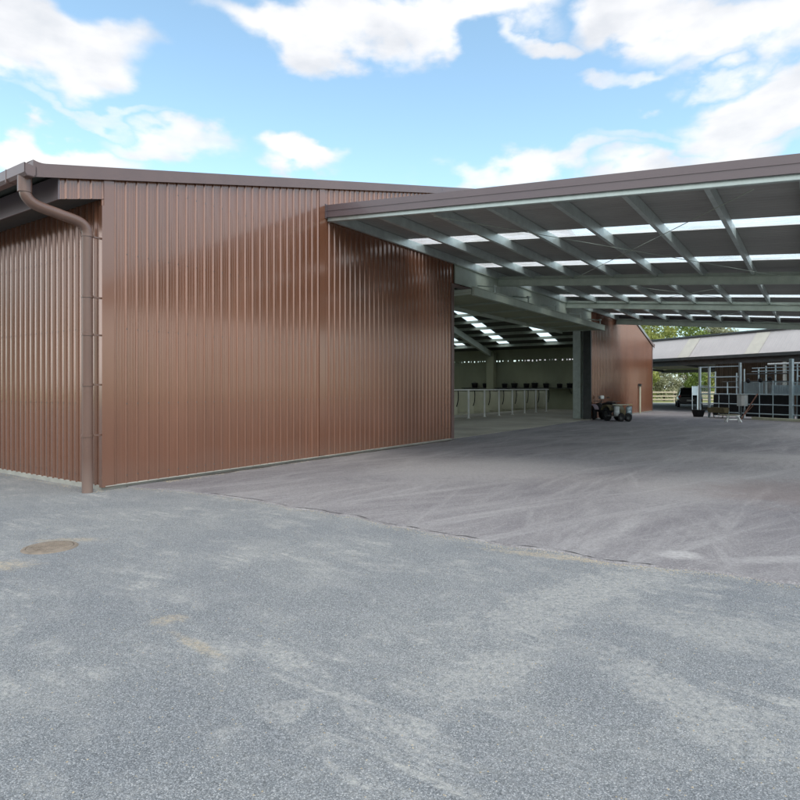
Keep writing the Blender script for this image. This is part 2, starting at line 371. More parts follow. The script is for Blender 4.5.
for i in range(nn+1):
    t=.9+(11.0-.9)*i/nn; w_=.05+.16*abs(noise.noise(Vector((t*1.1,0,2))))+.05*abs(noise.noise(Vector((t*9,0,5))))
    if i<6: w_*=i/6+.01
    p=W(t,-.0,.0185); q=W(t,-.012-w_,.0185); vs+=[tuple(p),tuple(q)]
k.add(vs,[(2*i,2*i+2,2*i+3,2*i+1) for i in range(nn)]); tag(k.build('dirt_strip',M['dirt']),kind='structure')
gr2=MB(); gr2.recalc=False
for i in range(900):
    t=random.uniform(-.2,11.0) if i<650 else random.uniform(.8,2.6); d_=abs(random.gauss(0,.10)); p=W(t,-.03-d_,.0); stone(gr2,p.x,p.y,.014 if t>1 else 0,random.uniform(.003,.012))
for i in range(250):
    s_=random.uniform(-.1,4); p=W(-.03-abs(random.gauss(0,.1)),s_,0); stone(gr2,p.x,p.y,0,random.uniform(.003,.011))
tag(gr2.build('wall_foot_debris',M['grit']),'small stones and dry debris lying along the foot of the brown wall','debris',kind='stuff')
# manhole cover
mh=empty('manhole_cover','round rusty brown cast iron access cover set flush in the gravel at left','manhole cover',(*gp(50,547.5),0))
a=MB(); a.lathe([(.0,.012),(.205,.012),(.21,.008),(.21,-.05)],n=40,smooth=False)
for i in range(-4,5):
    for j in range(-4,5):
        if (i*i+j*j)<18: a.box(i*.042-.012,i*.042+.012,j*.042-.006,j*.042+.006,.011,.016)
a.build('lid',M['iron'],mh)
a=MB(); a.lathe([(.215,-.05),(.215,.010),(.24,.010),(.255,0),(.255,-.05)],n=40,smooth=False); a.build('rim',M['iron'],mh)
# ------------------------------------------------------------------ main building (local x=u along the gable, y=v along the side wall)
def ztop(t): return 5.03+.245*(t if t<18.5 else 37.0-t)
B=empty('steel_shed','large brown corrugated steel farm shed with low gable and big open doorway','shed',C0,ANG)
T1,T2,TE=11.07,24.8,38.6; LEN=30.0; RG=18.5
g=MB()
corr(g,0.0,T1,lambda a,h,b:(a,-h,b),lambda a:.07,lambda a:ztop(a)-.12)
def screws(mb,mp,a0,a1,zs,pitch=.19,zmax=lambda a:99):
    k=math.ceil(a0/pitch)
    while k*pitch<a1:
        for z in zs:
            if z<zmax(k*pitch):
                r=.0085
                vs=[mp(k*pitch-r,.029,z-r),mp(k*pitch+r,.029,z-r),mp(k*pitch+r,.029,z+r),mp(k*pitch-r,.029,z+r),mp(k*pitch-r*.6,.036,z-r*.6),mp(k*pitch+r*.6,.036,z-r*.6),mp(k*pitch+r*.6,.036,z+r*.6),mp(k*pitch-r*.6,.036,z+r*.6)]
                mb.add(vs,[(0,1,5,4),(1,2,6,5),(2,3,7,6),(3,0,4,7),(4,5,6,7)],False,1)
        k+=1
screws(g,lambda a,h,b:(a,-h,b),.25,T1,(.2,1.35,2.55,3.75,4.95,6.1),zmax=lambda a:ztop(a)-.4)
o=g.build('gable_wall',[M['brown'],M['dark']],B); tag(o,'near gable cladding of the shed')
g=MB(); corr(g,T1,T2,lambda a,h,b:(a,-h,b),lambda a:4.78,lambda a:ztop(a)-.12,extra=(RG,)); g.build('lintel_wall',M['brown'],B)
g=MB(); g.box(T1+.02,T2-.02,-.062,-.03,4.82,5.50); g.box(T1+.02,T2-.02,-.12,-.062,5.36,5.50); g.build('head_beam',M['galvd'],B,.004)
g=MB(); corr(g,T2,TE,lambda a,h,b:(a,-h,b),lambda a:.07,lambda a:ztop(a)-.12); tag(g.build('gable_wall',M['brown'],B),'gable cladding beyond the doorway')
g=MB(); corr(g,0,LEN,lambda a,h,b:(-h,a,b),lambda a:.07,lambda a:4.6)
screws(g,lambda a,h,b:(-h,a,b),.2,12,(.2,1.35,2.55,3.75))
g.build('side_wall',[M['brown'],M['dark']],B)
# inner lining faces + thickness at the doorway jambs
g=MB(); g.add([(.05,.06,.05),(T1-.02,.06,.05),(T1-.02,.06,ztop(T1)-.2),(.05,.06,ztop(0)-.2)],[(0,1,2,3)])
g.add([(T2+.02,.06,.05),(TE-.05,.06,.05),(TE-.05,.06,ztop(TE)-.2),(T2+.02,.06,ztop(T2)-.2)],[(0,1,2,3)])
g.add([(T1,.06,4.8),(T2,.06,4.8),(T2,.06,ztop(T2)-.2),(RG,.06,ztop(RG)-.2),(T1,.06,ztop(T1)-.2)],[(0,1,2,3,4)])
g.add([(.06,.06,.05),(.06,LEN,.05),(.06,LEN,4.7),(.06,.06,4.7)],[(0,1,2,3)])
g.build('wall_lining',M['brown_in'],B)
g=MB(); g.box(.1,TE-.3,LEN-.1,LEN,.0,5); g.add([(.1,LEN-.05,5),(TE-.3,LEN-.05,5),(RG,LEN-.05,ztop(RG)-.1)],[(0,1,2)]); g.build('rear_wall',M['khaki'],B)
g=MB(); g.box(T1-.14,T1+.012,-.034,.08,.05,4.8); g.build('door_jamb',M['trim'],B,.004)
g=MB(); g.box(T2-.012,T2+.12,-.034,.35,.05,4.8); g.build('door_jamb',M['dark'],B,.004)
g=MB(); g.box(T1-.1,T2+.1,-.036,.05,4.70,4.80); g.build('door_head',M['trim'],B,.004)
# far side wall: solid lower panel, a broken ventilation slot, upper strip
g=MB(); g.box(TE-.22,TE,.08,LEN,.0,3.62); g.box(TE-.2,TE-.05,.08,LEN,3.76,4.62)
s=.1
while s<LEN:
    w=random.uniform(.04,.20); q=random.uniform(.0,.07)
    g.box(TE-.21,TE-.02,s,s+w,3.62,3.76); g.box(TE-.20,TE-.06,s+w,s+w+.3,3.62,3.62+q)
    s+=w+random.uniform(.05,.2)*(2 if random.random()<.2 else 1)
g.build('side_wall',M['khaki'],B)
g=MB(); corr(g,0,LEN,lambda a,h,b:(TE+.02+h,a,b),lambda a:.07,lambda a:3.55); g.build('outer_cladding',M['brown'],B)
# footing
g=MB(); g.box(-.012,.25,.02,LEN,-.1,.075); g.build('footing',M['conc'],B,.006)
g=MB(); g.box(.0,T1,.03,.2,-.1,.06); g.build('footing',M['conc'],B,.005)
g=MB(); g.box(T2,TE,-.012,.2,-.1,.055); g.build('footing',M['conc'],B,.005)
g=MB(); g.box(.02,T1-.15,-.036,-.001,.056,.07); g.build('base_flashing',M['conc'],B)
g=MB(); g.box(T2+.1,TE,-.040,-.001,.058,.072); g.build('base_flashing',M['conc'],B)
# corner flashing
g=MB(); g.box(.0,.165,-.034,-.030,.05,4.86); g.box(-.034,.0,-.034,-.030,.05,4.44); g.box(-.034,-.030,-.029,.05,.05,4.44); g.build('corner_flashing',M['brown'],B)
g=MB(); g.box(TE-.08,TE+.034,-.034,.1,.05,4.5); g.build('corner_flashing',M['trim'],B,.003)
# sheet-lap cover strip near canopy
g=MB(); g.box(4.97,5.14,-.032,-.005,.09,ztop(5)-.16); g.build('cover_strip',M['brown'],B)
# roof with skylight strips: slopes between s stations
strips=[2.75+3.72*i for i in range(8)]
def roofpt(t,s,dz=0): return (t,s,ztop(t)-.05+dz)
g=MB(); g.recalc=False
edges=[-.06]
for s0 in strips: edges+= [s0-.45,s0+.45]
edges+=[LEN+.1]
TL,TR=-1.02,TE+.35
def slab(mb,tA,tB,sA,sB,th,off=0):
    a=[roofpt(tA,sA,off),roofpt(tB,sA,off),roofpt(tB,sB,off),roofpt(tA,sB,off)]
    b=[(x,y,z-th) for x,y,z in a]
    mb.add(a+b,[(0,1,2,3),(7,6,5,4),(0,4,5,1),(1,5,6,2),(2,6,7,3),(3,7,4,0)])
for i in range(0,len(edges),2):
    for tA,tB in ((TL,RG),(RG,TR)): slab(g,tA,tB,edges[i],edges[i+1],.05)
for s0 in strips:                                   # opaque ends of each sheet run
    for tA,tB in ((TL,1.5),(17.6,RG),(RG,19.4),(TE-1.6,TR)): slab(g,tA,tB,s0-.45,s0+.45,.05)
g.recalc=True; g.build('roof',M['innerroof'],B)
for s0 in strips:
    for tA,tB in ((1.5,17.6),(19.4,TE-1.6)):
        k=MB(); a=[roofpt(tA,s0-.45,-.01),roofpt(tB,s0-.45,-.01),roofpt(tB,s0+.45,-.01),roofpt(tA,s0+.45,-.01)]
        k.add(a,[(0,1,2,3)]); k.build('skylight',M['sky'],B)
g=MB(); corr(g,-.06,LEN+.1,lambda a,h,b:(b,a,ztop(b)-.045+h),lambda a:TL-.02,lambda a:1.45); g.build('roof_sheet',M['brown'],B)
# purlins inside
for t in [1.4+1.32*i for i in range(28)]:
    if abs(t-RG)<.4: continue
    k=MB(); z=ztop(t)-.11; k.box(t-.03,t+.03,.1,LEN-.1,z-.19,z); k.build('purlin',M['galvd'],B)
# portal frames
for s0 in (.45,11.7,23.2):
    for t in (.45,TE-.75):
        k=MB(); w=.38; d=.27
        k.box(t-w/2,t+w/2,s0-d/2,s0-d/2+.02,0,ztop(t)-.4); k.box(t-w/2,t+w/2,s0+d/2-.02,s0+d/2,0,ztop(t)-.4); k.box(t-.01,t+.01,s0-d/2,s0+d/2,0,ztop(t)-.4)
        k=MB(); k.box(t-.28,t+.28,s0-.3,s0+.3,0,ztop(t)-.42); o=k.build('column',M['khaki'],B,.01)
    for tA,tB in ((.45,RG),(RG,TE-.75)):
        k=MB(); k.bar((tA,s0,ztop(tA)-.62),(tB,s0,ztop(tB)-.62),.22,.42); k.build('rafter',M['galvd'],B)
k=MB(); k.box(25.55,25.9,.75,1.05,.0,4.9); k.box(25.5,25.53,.7,1.1,0,4.9); k.box(25.92,25.95,.7,1.1,0,4.9); o=k.build('column',M['galv'],B,.004); tag(o,'pale steel post just inside the doorway')
# barge capping along the gable and its upturned tip
def sloped(mb,tA,tB,y0,y1,zt,zb):
    n=2
    ts=[tA]+([RG] if tA<RG<tB else [])+[tB]
    for a_,b_ in zip(ts,ts[1:]):
        vs=[(t,y,ztop(t)+zz) for t in (a_,b_) for y in (y0,y1) for zz in (zb,zt)]
        mb.add(vs,[(0,1,3,2),(4,6,7,5),(0,4,5,1),(2,3,7,6),(1,5,7,3),(0,2,6,4)])
g=MB(); sloped(g,-1.06,TE+.38,-.085,-.045,.0,-.19); sloped(g,-1.06,TE+.38,-.045,.12,.0,-.022); sloped(g,-1.06,TE+.38,-.093,-.086,-.17,-.195)
g.add([(-1.06,-.086,ztop(-1.06)-.19),(-1.06,.12,ztop(-1.06)-.19),(-1.06,.12,ztop(-1.06)+.03),(-1.06,-.086,ztop(-1.06)+.05)],[(0,1,2,3)])
for q in range(6):
    a_=-1.06+q*.035; za=ztop(a_)-.001; zb=.05*(1-q/5)**2
    b_=a_+.035; zc=.05*(1-(q+1)/5)**2 if q<5 else 0
    g.add([(a_,-.086,za),(b_,-.086,ztop(b_)),(b_,-.086,ztop(b_)+zc),(a_,-.086,za+zb),(a_,.12,za+zb),(b_,.12,ztop(b_)+zc)],[(0,1,2,3),(3,2,5,4)])
g.build('barge_board',M['trim'],B)
# boxed eave: clad end, soffit, fascia strip
def zsf(t): return 4.38+.258*(t+.66)
g=MB(); corr(g,-.66,.0,lambda a,h,b:(a,-h-.002,b),lambda a:zsf(a),lambda a:ztop(a)-.15); 
g.build('eave_box_end',M['brown'],B)
g=MB(); g.add([(-.66,0,zsf(-.66)),(-.02,0,zsf(-.02)),(-.02,LEN,zsf(-.02)),(-.66,LEN,zsf(-.66))],[(0,1,2,3)])
g.build('soffit',M['dark'],B)
g=MB(); g.box(-.685,-.66,-.01,LEN,4.37,4.72); g.build('eave_fascia',M['fasciam'],B,.004)
# gutter
gt=MB()
prof=[(-1.02,4.72),(-1.02,4.60),(-1.05,4.57),(-1.15,4.57),(-1.185,4.61),(-1.185,4.745),(-1.17,4.745),(-1.17,4.615),(-1.145,4.585),(-1.055,4.585),(-1.035,4.61),(-1.035,4.72)]
gt.extr(prof,'y',-.10,LEN); gt.add([(p[0],-.10,p[1]) for p in prof[:6]],[tuple(range(6))])
for q in (.45,1.6,2.75,3.9,5.05): gt.box(-1.19,-1.02,q,q+.02,4.565,4.75)
GU=gt.build('gutter',M['trim'],B)
# downpipe
DP=MB(); path=smooth_path([(-1.09,.1,4.60),(-1.09,.1,4.46),(-1.07,.09,4.33),(-.95,.08,4.235),(-.62,.05,4.17),(-.36,.03,4.12),(-.255,.02,4.03),(-.235,.02,3.88)],8)
path+= [Vector((-.235,.02,z)) for z in (3.0,2.0,1.0,.0)]
DP.tube(path,.078,20); DO=DP.build('downpipe',M['pipe'],B)
k=MB(); k.tube([(-1.09,.1,4.62),(-1.09,.1,4.38)],.092,20); k.build('outlet',M['pipe'],DO)
for z in (3.93,3.0,2.42,1.65,.87):
    k=MB(); k.tube([(-.235,.02,z-.018),(-.235,.02,z+.018)],.0865,20); k.box(-.16,-.025,.0,.04,z-.012,z+.012); k.build('pipe_bracket',M['pipe'],DO)
# standing pipe + gutter end at the far corner
k=MB(); k.tube([(34.6,-.12,0),(34.6,-.12,1.75)],.05,10); k.build('wall_pipe',M['cream'],B)
k=MB(); k.box(34.5,34.7,-.2,-.04,1.72,1.86); k.build('pipe_cap',M['dark'],B)
k=MB(); k.box(TE+.2,TE+.42,-.1,LEN,4.45,4.62); k.build('gutter',M['trim'],B,.01)
k=MB(); k.tube(smooth_path([(TE+.3,.05,4.5),(TE+.25,.05,4.2),(TE+.1,.05,4.0),(TE+.1,.05,3.2)],6)+[Vector((TE+.1,.05,0))],.05,10); k.build('downpipe',M['pipe'],B)
# raised tilt-up door, parked flat in the head of the opening
D=bpy.data.objects.new('tilt_door',None); COL.objects.link(D); D.parent=B; tag(D,'wide steel tilt-up door parked open under the lintel')
y0,y1=-.70,1.5
k=MB(); k.box(T1+.05,T2+.05,y0,y0+.07,4.42,4.64); k.box(T1+.05,T2+.05,y0-.02,y0+.10,4.40,4.42); k.box(T1+.05,T2+.05,y0-.02,y0+.10,4.64,4.66); k.build('front_beam',M['galvd'],D,.003)
k=MB(); k.box(T1+.05,T2+.05,y1-.08,y1,4.37,4.60); k.build('rear_beam',M['galvd'],D,.003)
for i in range(7):
    t=T1+.1+(T2-T1-.15)*i/6; k=MB(); k.box(t-.04,t+.04,y0+.1,y1-.08,4.44,4.6); k.build('cross_member',M['galvd'],D)
k=MB(); corr(k,T1+.06,T2+.04,lambda a,h,b:(a,b,4.60+h),lambda a:y0+.06,lambda a:y1-.02); k.build('door_skin',M['sheetu'],D)
k=MB(); k.box(T1+.06,T2+.04,y0+.08,y1-.1,4.500,4.512); k.build('door_lining',M['khaki'],D)
for t in (12.6,15.4,18.2,21.3,24.2):
    k=MB(); k.box(t-.03,t+.03,y0+.02,y0+.06,4.66,4.90); k.box(t-.1,t+.1,y0-.0,y0+.08,4.86,4.90); k.bar((t,y0+.06,4.85),(t,-.05,4.95),.04); k.build('bracket',M['galv'],D)
# ------------------------------------------------------------------ canopy (same local frame; r = -y outward)
CAN=empty('canopy','broad lean-to steel canopy with mauve fascia and white skylight strips over the yard','canopy',C0,ANG)
RR=11.2; TA,TB=5.2,29.7
def zc(r): return 5.75-.089*r
sk=[8.8,12.7,16.6,20.5,24.4,28.3]
ed2=[TA+.02]
for s0 in sk: ed2+=[s0-.37,s0+.37]
ed2+=[TB-.02]
def cs(mb,a,b,up=0): return corr(mb,a,b,lambda a_,h,r:(a_,-r,zc(r)-.12+h+up),lambda a_:.0,lambda a_:RR,pitch=.17,h=.028)
for i in range(0,len(ed2),2):
    k=MB(); cs(k,ed2[i],ed2[i+1]); k.build('roof_sheet',M['sheetu'],CAN)
for s0 in sk:
    k=MB(); cs(k,s0-.37,s0+.37); k.build('skylight',M['sky'],CAN)
def rs(mb,ta,tb,r0,r1,zt,zb,mi=0):
    vs=[(t,-r,zc(r)+zz) for r in (r0,r1) for t in (ta,tb) for zz in (zb,zt)]
    mb.add(vs,[(0,1,3,2),(4,6,7,5),(0,4,5,1),(2,3,7,6),(1,5,7,3),(0,2,6,4)],False,mi)
k=MB(); rs(k,TA,TA+.03,-.0,RR,-.13,-.275); rs(k,TA-.010,TA+.12,0,RR,.0,-.135); rs(k,TA-.012,TA+.0,0,RR,-.262,-.277)
rs(k,TA-.03,TA+.06,-.005,.03,.02,-.3); k.build('fascia',M['fasciam'],CAN)
k=MB(); rs(k,TB-.03,TB,0,RR,.0,-.36); k.build('fascia',M['fasciam'],CAN)
k=MB(); k.box(TA-.02,TB,-RR-.14,-RR,zc(RR)-.26,zc(RR)-.06); k.build('gutter',M['fasciam'],CAN)
k=MB(); rs(k,TA+.05,TA+.058,.02,RR,-.19,-.36); rs(k,TA+.05,TA+.13,.02,RR,-.352,-.36); k.build('edge_channel',M['galv'],CAN)
for t in (14.1,21.1,29.45):
    k=MB(); rs(k,t-.07,t+.07,.02,RR-.1,-.59,-.60); rs(k,t-.006,t+.006,.02,RR-.1,-.27,-.59); rs(k,t-.07,t+.07,.02,RR-.1,-.36,-.37)
    k.build('rafter',M['galvd'],CAN)
pr=[.12,1.42,2.75,4.02,5.3,6.55,7.8,9.05,10.3]
for r in pr:
    k=MB(); z=zc(r)
    k.box(TA+.07,TB-.05,-r-.004,-r+.0,z-.345,z-.13)            # web
    k.box(TA+.07,TB-.05,-r+.0,-r+.075,z-.345,z-.340); k.box(TA+.07,TB-.05,-r+.0,-r+.075,z-.135,z-.13); k.box(TA+.07,TB-.05,-r+.071,-r+.075,z-.34,z-.32)
    k.build('purlin',M['galv'],CAN)
for ta,tb in ((5.4,14.0),(14.2,21.0),(21.2,29.3)):
    for ra,rb in ((2.75,8.4),(8.4,2.75)):
        k=MB(); k.tube([(ta,-ra,zc(ra)-.40),(tb,-rb,zc(rb)-.40-.015*(ra>rb))],.007,6); k.build('brace_rod',M['galvd'],CAN)
for t in (5.35,14.1,21.1,29.45):
    k=MB(); r=RR-.35; k.box(t-.09,t+.09,-r-.006,-r+.006,0,zc(r)-.36); k.box(t-.09,t-.075,-r-.09,-r+.09,0,zc(r)-.36); k.box(t+.075,t+.09,-r-.09,-r+.09,0,zc(r)-.36); k.box(t-.15,t+.15,-r-.15,-r+.15,0,.03)
    k.build('post',M['galv'],CAN)
# ------------------------------------------------------------------ stall rail inside
def local_thing(name,label,cat,t,s,group=None,rz=0): return empty(name,label,cat,tuple(W(t,s,.03)),ANG+rz,group)
SR=local_thing('stall_rail','long white pipe rail on thin posts in front of cream stall panels inside the shed','stall rail',9.8,5.6)
n=14; sp=1.83
k=MB(); k.tube([(0,0,1.47),(13.2*sp,0,1.47)],.035,10); k.build('top_rail',M['white'],SR)
for i in range(n):
    k=MB(); k.box(i*sp-.035,i*sp+.035,-.035,.035,0,1.46); k.box(i*sp-.08,i*sp+.08,-.08,.08,0,.012); k.build('post',M['white'],SR)
    k=MB(); k.box(i*sp+.03,(i+1)*sp-.03,.62,.66,.16,1.38); k.box(i*sp+.0,i*sp+.035,.1,.62,.3,1.34); k.build('stall_panel',M['cream'],SR,.006)
    x=i*sp+1.25; k=MB(); k.tube(smooth_path([(x,.30,1.44),(x+.03,.3,1.15),(x-.02,.3,.85),(x-.16,.3,.62)],5),.028,6); k.build('hose',M['black'],SR)
# black buckets on far wall
proto=None
for i in range(13):
    s=3.0+i*.85+random.uniform(-.12,.12)
    if abs(s-11.7)<.5: continue
    if proto is None:
        proto=empty('bucket','black rubber bucket hung on the far inside wall above the cream panels','bucket',(0,0,0),0,'black buckets along the far inside wall')
        k=MB(); k.lathe([(0,0),(.21,0),(.27,.42),(.28,.45),(.25,.45),(.19,.03),(0,.03)],n=14); k.build('pail',M['black'],proto)
        k=MB(); k.tube([(.26*math.cos(a),0,.44+.16*math.sin(a)) for a in [math.pi*j/8 for j in range(9)]],.012,5); k.build('handle',M['dark'],proto)
        o=proto
    else: o=copy_tree(proto)
    o.location=W(TE-.55,s,1.62); o.rotation_euler=(0,0,ANG+random.uniform(-.5,.5)); q=random.uniform(.62,.85); o.scale=(q*1.15,q*1.15,q)
BR=local_thing('wall_shelf','long dark steel bracket shelf fixed to the far inside wall under the buckets','shelf',TE-.55,7.5)
k=MB(); k.box(-.3,.33,-5.2,6.8,1.54,1.585); k.build('board',M['dark'],BR)
for y in (-5,-2,1,3.6,6.6):
    k=MB(); k.bar((.3,y,1.15),(-.25,y,1.54),.04); k.build('bracket',M['dark'],BR)
# ------------------------------------------------------------------ quad bike and trailer
def wheel(parent,x,y,r,w,rimm='silver'):
    o=bpy.data.objects.new('wheel',None); COL.objects.link(o); o.parent=parent; o.location=(x,y,r)
    k=MB(); k.lathe([(r*.5,-w*.42),(r*.55,-w*.5),(r*.9,-w*.5),(r,-w*.3),(r,w*.3),(r*.9,w*.5),(r*.55,w*.5),(r*.5,w*.42)],axis='y',n=22)
    for q in range(22):
        a=q*2*math.pi/22; k.box(r*.98,r*1.04,-w*.45,w*.45,-.012,.012,m=Matrix.Rotation(a,4,'Y'))
    k.build('tyre',M['black'],o)
    k=MB(); k.lathe([(0,-w*.2),(.12*r/.28,-w*.22),(r*.5,-w*.42),(r*.52,w*.42),(.1,w*.22),(0,w*.2)],axis='y',n=22); k.build('rim',M[rimm],o)
qx,qy=gp(605,420.4)
Q=empty('quad_bike','muddy farm quad bike with black tyres and lilac mudguards standing by the shed wall','quad bike',(qx,qy,.014),R(112)); Q.scale=(.86,.8,1.06)
for x in (-.62,.62):
    for y in (-.42,.42): wheel(Q,x,y,.30,.22,'dark')
def loft(mb,secs,mi=0,smooth=True):
    """secs: list of (x,[(y,z)...]) closed rings"""
    m=len(secs[0][1]); vs=[(x,y,z) for x,ring in secs for y,z in ring]
    fs=[(i*m+k,i*m+(k+1)%m,(i+1)*m+(k+1)%m,(i+1)*m+k) for i in range(len(secs)-1) for k in range(m)]
    mb.add(vs,fs,smooth,mi); mb.add(vs,[tuple(range(m-1,-1,-1)),tuple(range((len(secs)-1)*m,len(secs)*m))],False,mi)
def ring(w,z0,z1,n=12,p=3.0):
    out=[]
    for k in range(n):
        a=2*math.pi*k/n; c,s=math.cos(a),math.sin(a)
        out.append((w*math.copysign(abs(c)**(2/p),c),(z0+z1)/2+(z1-z0)/2*math.copysign(abs(s)**(2/p),s)))
    return out
k=MB(); loft(k,[(-.85,ring(.12,.45,.6)),(-.5,ring(.18,.35,.7)),(0,ring(.17,.3,.66)),(.45,ring(.19,.35,.82)),(.8,ring(.14,.42,.76))]); k.build('body',M['dark'],Q)
k=MB(); loft(k,[(-.72,ring(.15,.72,.84)),(-.3,ring(.16,.72,.86)),(.12,ring(.12,.70,.80))]); k.build('seat',M['black'],Q)
for x in (-.62,.62):
    for s_ in (-1,1):
        k=MB(); pts=[(x+.40*math.cos(a),.36+.38*math.sin(a)) for a in [math.pi*j/8 for j in range(1,8)]]
        vs=[(px,s_*yy,pz) for px,pz in pts for yy in (.22,.56)]+[(px,s_*yy,pz-.025) for px,pz in pts for yy in (.22,.56)]
        m=len(pts); fs=[(2*i,2*i+1,2*i+3,2*i+2) for i in range(m-1)]+[(2*m+2*i,2*m+2*i+2,2*m+2*i+3,2*m+2*i+1) for i in range(m-1)]+[(2*i+1,2*m+2*i+1,2*m+2*i+3,2*i+3) for i in range(m-1)]
        k.add(vs,fs,True); k.build('mudguard',M['purple' if x>0 else 'olive'],Q)
for x in (-.72,.72):
    k=MB()
    for y in (-.3,-.15,0,.15,.3): k.tube([(x-.22,y,.88),(x+.22,y,.88)],.012,6)
    for dx in (-.22,.22): k.tube([(x+dx,-.34,.88),(x+dx,.34,.88)],.014,6); k.tube([(x+dx,0,.88),(x+dx,0,.7)],.014,6)
    k.build('rack',M['dark'],Q)
k=MB(); k.tube([(.35,0,.8),(.25,0,1.0)],.025,8); k.tube(smooth_path([(.1,-.38,1.05),(.2,-.2,1.03),(.27,0,1.0),(.2,.2,1.03),(.1,.38,1.05)],4),.014,8); k.build('handlebar',M['dark'],Q)
for s_ in (-1,1):
    k=MB(); k.tube([(.11,s_*.26,1.05),(.08,s_*.42,1.05)],.022,8); k.build('grip',M['black'],Q)
    k=MB(); k.lathe([(0,0),(.07,.01),(.075,.05),(0,.08)],c=(.83,s_*.12,.66),axis='x',n=12); k.build('headlight',M['white'],Q)
k=MB(); k.box(.2,.42,-.13,.13,.98,1.14); k.build('white_canister',M['white'],Q,.03)
tx,ty=gp(621.5,421.6)
T=empty('sprayer_trailer','two-drum sprayer trailer with a flat tray parked behind the quad bike','trailer',(tx,ty,.014),R(-12)); T.scale=(.68,.74,.9)
for y in (-.28,.28): wheel(T,-.05,y,.22,.16,'dark'); wheel(T,.42,y,.22,.16,'dark')
k=MB(); k.box(-.55,.62,-.30,.30,.25,.31); k.bar((-.55,0,.28),(-.95,0,.30),.05); k.build('chassis',M['dark'],T,.005)
for x,m_ in ((-.33,'whiteg'),(.47,'bluegrey')):
    k=MB(); k.lathe([(0,.30),(.17,.30),(.20,.34),(.20,.48),(.207,.49),(.20,.50),(.20,.62),(.207,.63),(.20,.64),(.20,.74),(.16,.79),(.06,.80),(.06,.83),(0,.83)],c=(x,-.08,0),n=20); k.build('drum',M[m_],T)
k=MB(); k.box(-.10,.22,-.2,.15,.31,.62); k.tube([(-.02,-.22,.5),(.12,-.22,.45),(.2,-.2,.6)],.03,8); k.build('pump',M['olive'],T,.02)
k=MB(); k.box(-.58,.42,-.32,.32,.865,.895); k.build('tray',M['cream'],T,.005)
k=MB(); k.box(.425,.68,-.32,.32,.865,.905); k.build('tray_end',M['yellow'],T,.005)
k=MB()
for x in (-.55,.64):
    for y in (-.29,.29): k.bar((x,y,.3),(x,y,.865),.03)
k.build('frame',M['dark'],T)
# ------------------------------------------------------------------ second shed
EA=math.atan2(-.915,.404)
E=Vector((.404,-.915,0)).normalized(); NN=Vector((.915,.404,0)).normalized()
SH=empty('open_shed','open-sided shed with pale pinkish roof and dark underside behind the canopy','shed',(18.15,43.2,0),EA)
# local x along E, local y along NN (check handedness: rot EA maps x->E, y->(.915,.404)=NN)
x0,x1=-16.,22.; m1=.95; ze=3.62; zr=5.06; 
for ya,za,yb,zb in ((-.3,ze,m1,zr),(m1,zr,18.3,ze)):
    k=MB(); zf=lambda b,ya=ya,za=za,yb=yb,zb=zb: za+(zb-za)*(b-ya)/(yb-ya)
    corr(k,x0,x1,lambda a,h,b,zf=zf:(a,b,zf(b)+h),lambda a,ya=ya:ya,lambda a,yb=yb:yb,pitch=.3,h=.010,crest=.04,slope=.03)
    k.build('roof',M['roof2'],SH)
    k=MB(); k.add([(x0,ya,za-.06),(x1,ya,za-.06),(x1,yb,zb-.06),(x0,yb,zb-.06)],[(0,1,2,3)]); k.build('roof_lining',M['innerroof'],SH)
M['yellowed']=paint('aged_translucent_sheet',(.44,.42,.36),.5,0,.12,2,(1,1,1))
for xs in (2.3,7.2):
    k=MB(); zf=lambda b: ze+(zr-ze)*(b+.3)/(m1+.3)
    k.add([(xs,-.3,zf(-.3)+.036),(xs+.9,-.3,zf(-.3)+.036),(xs+.9,m1-.1,zf(m1-.1)+.036),(xs,m1-.1,zf(m1-.1)+.036)],[(0,1,2,3)]); k.build('aged_strip',M['yellowed'],SH)
k=MB(); k.box(x0,x1,m1-.14,m1+.25,zr-.03,zr+.10); k.build('ridge_cap',M['dark'],SH,.02)
k=MB(); k.box(x0,x1,-.36,-.30,ze-.16,ze+.03); k.build('gutter',M['dark'],SH)
k=MB(); k.box(x0,x1,-.1,.05,ze-.50,ze-.10); k.box(x0,x1,18,18.1,ze-.45,ze-.1); k.build('eave_beam',M['dark'],SH)
for x in [x0+.2,-9,2.8+.0,9.5,15.5,x1-.2]:
    for y in (.0,18.0):
        if y>1 and x<9: continue
        if x in(2.8,) : continue
        k=MB(); k.box(x-.07,x+.07,y-.07,y+.07,0,ze-.1); k.build('post',M['galv'],SH)
    k=MB(); k.bar((x,.3,ze-.0),(x,m1,zr-.25),.1,.2); k.bar((x,m1,zr-.25),(x,18,ze-.2),.1,.25); k.build('truss',M['dark'],SH)
k=MB(); k.box(-3.0,x1,10.0,10.12,0,4.0); k.build('board_wall',M['boards'],SH)
# ------------------------------------------------------------------ cattle yard pens in front of it
YP=empty('stock_pen','galvanised pipe stock pen with wire mesh and black sheeted lower bays','pen',(16.9,33.0,.014),EA)
ks=[-.6,0,1.83,4.5,7.2,9.9]
hs_=[2.75,2.75,2.9,2.98,2.98,2.98]
for kx,h in zip(ks,hs_):
    k=MB(); w=.075 if kx==4.5 else .05; k.box(kx-w,kx+w,-w,w,0,h); k.box(kx-.12,kx+.12,-.12,.12,0,.015); k.build('post',M['bluegrey'],YP,.006)
for kx,h in ((-.35,2.5),(.4,1.9),(.95,2.4),(1.4,2.6),(2.2,2.6),(4.2,2.8),(4.9,2.8),(5.7,2.8),(6.6,2.8),(2.6,2.72),(3.1,2.85),(3.9,2.7),(5.3,2.4),(6.2,2.4)):
    k=MB(); k.tube([(kx,.9,0),(kx,.9,h)],.035,8); k.build('inner_post',M['bluegrey'],YP)
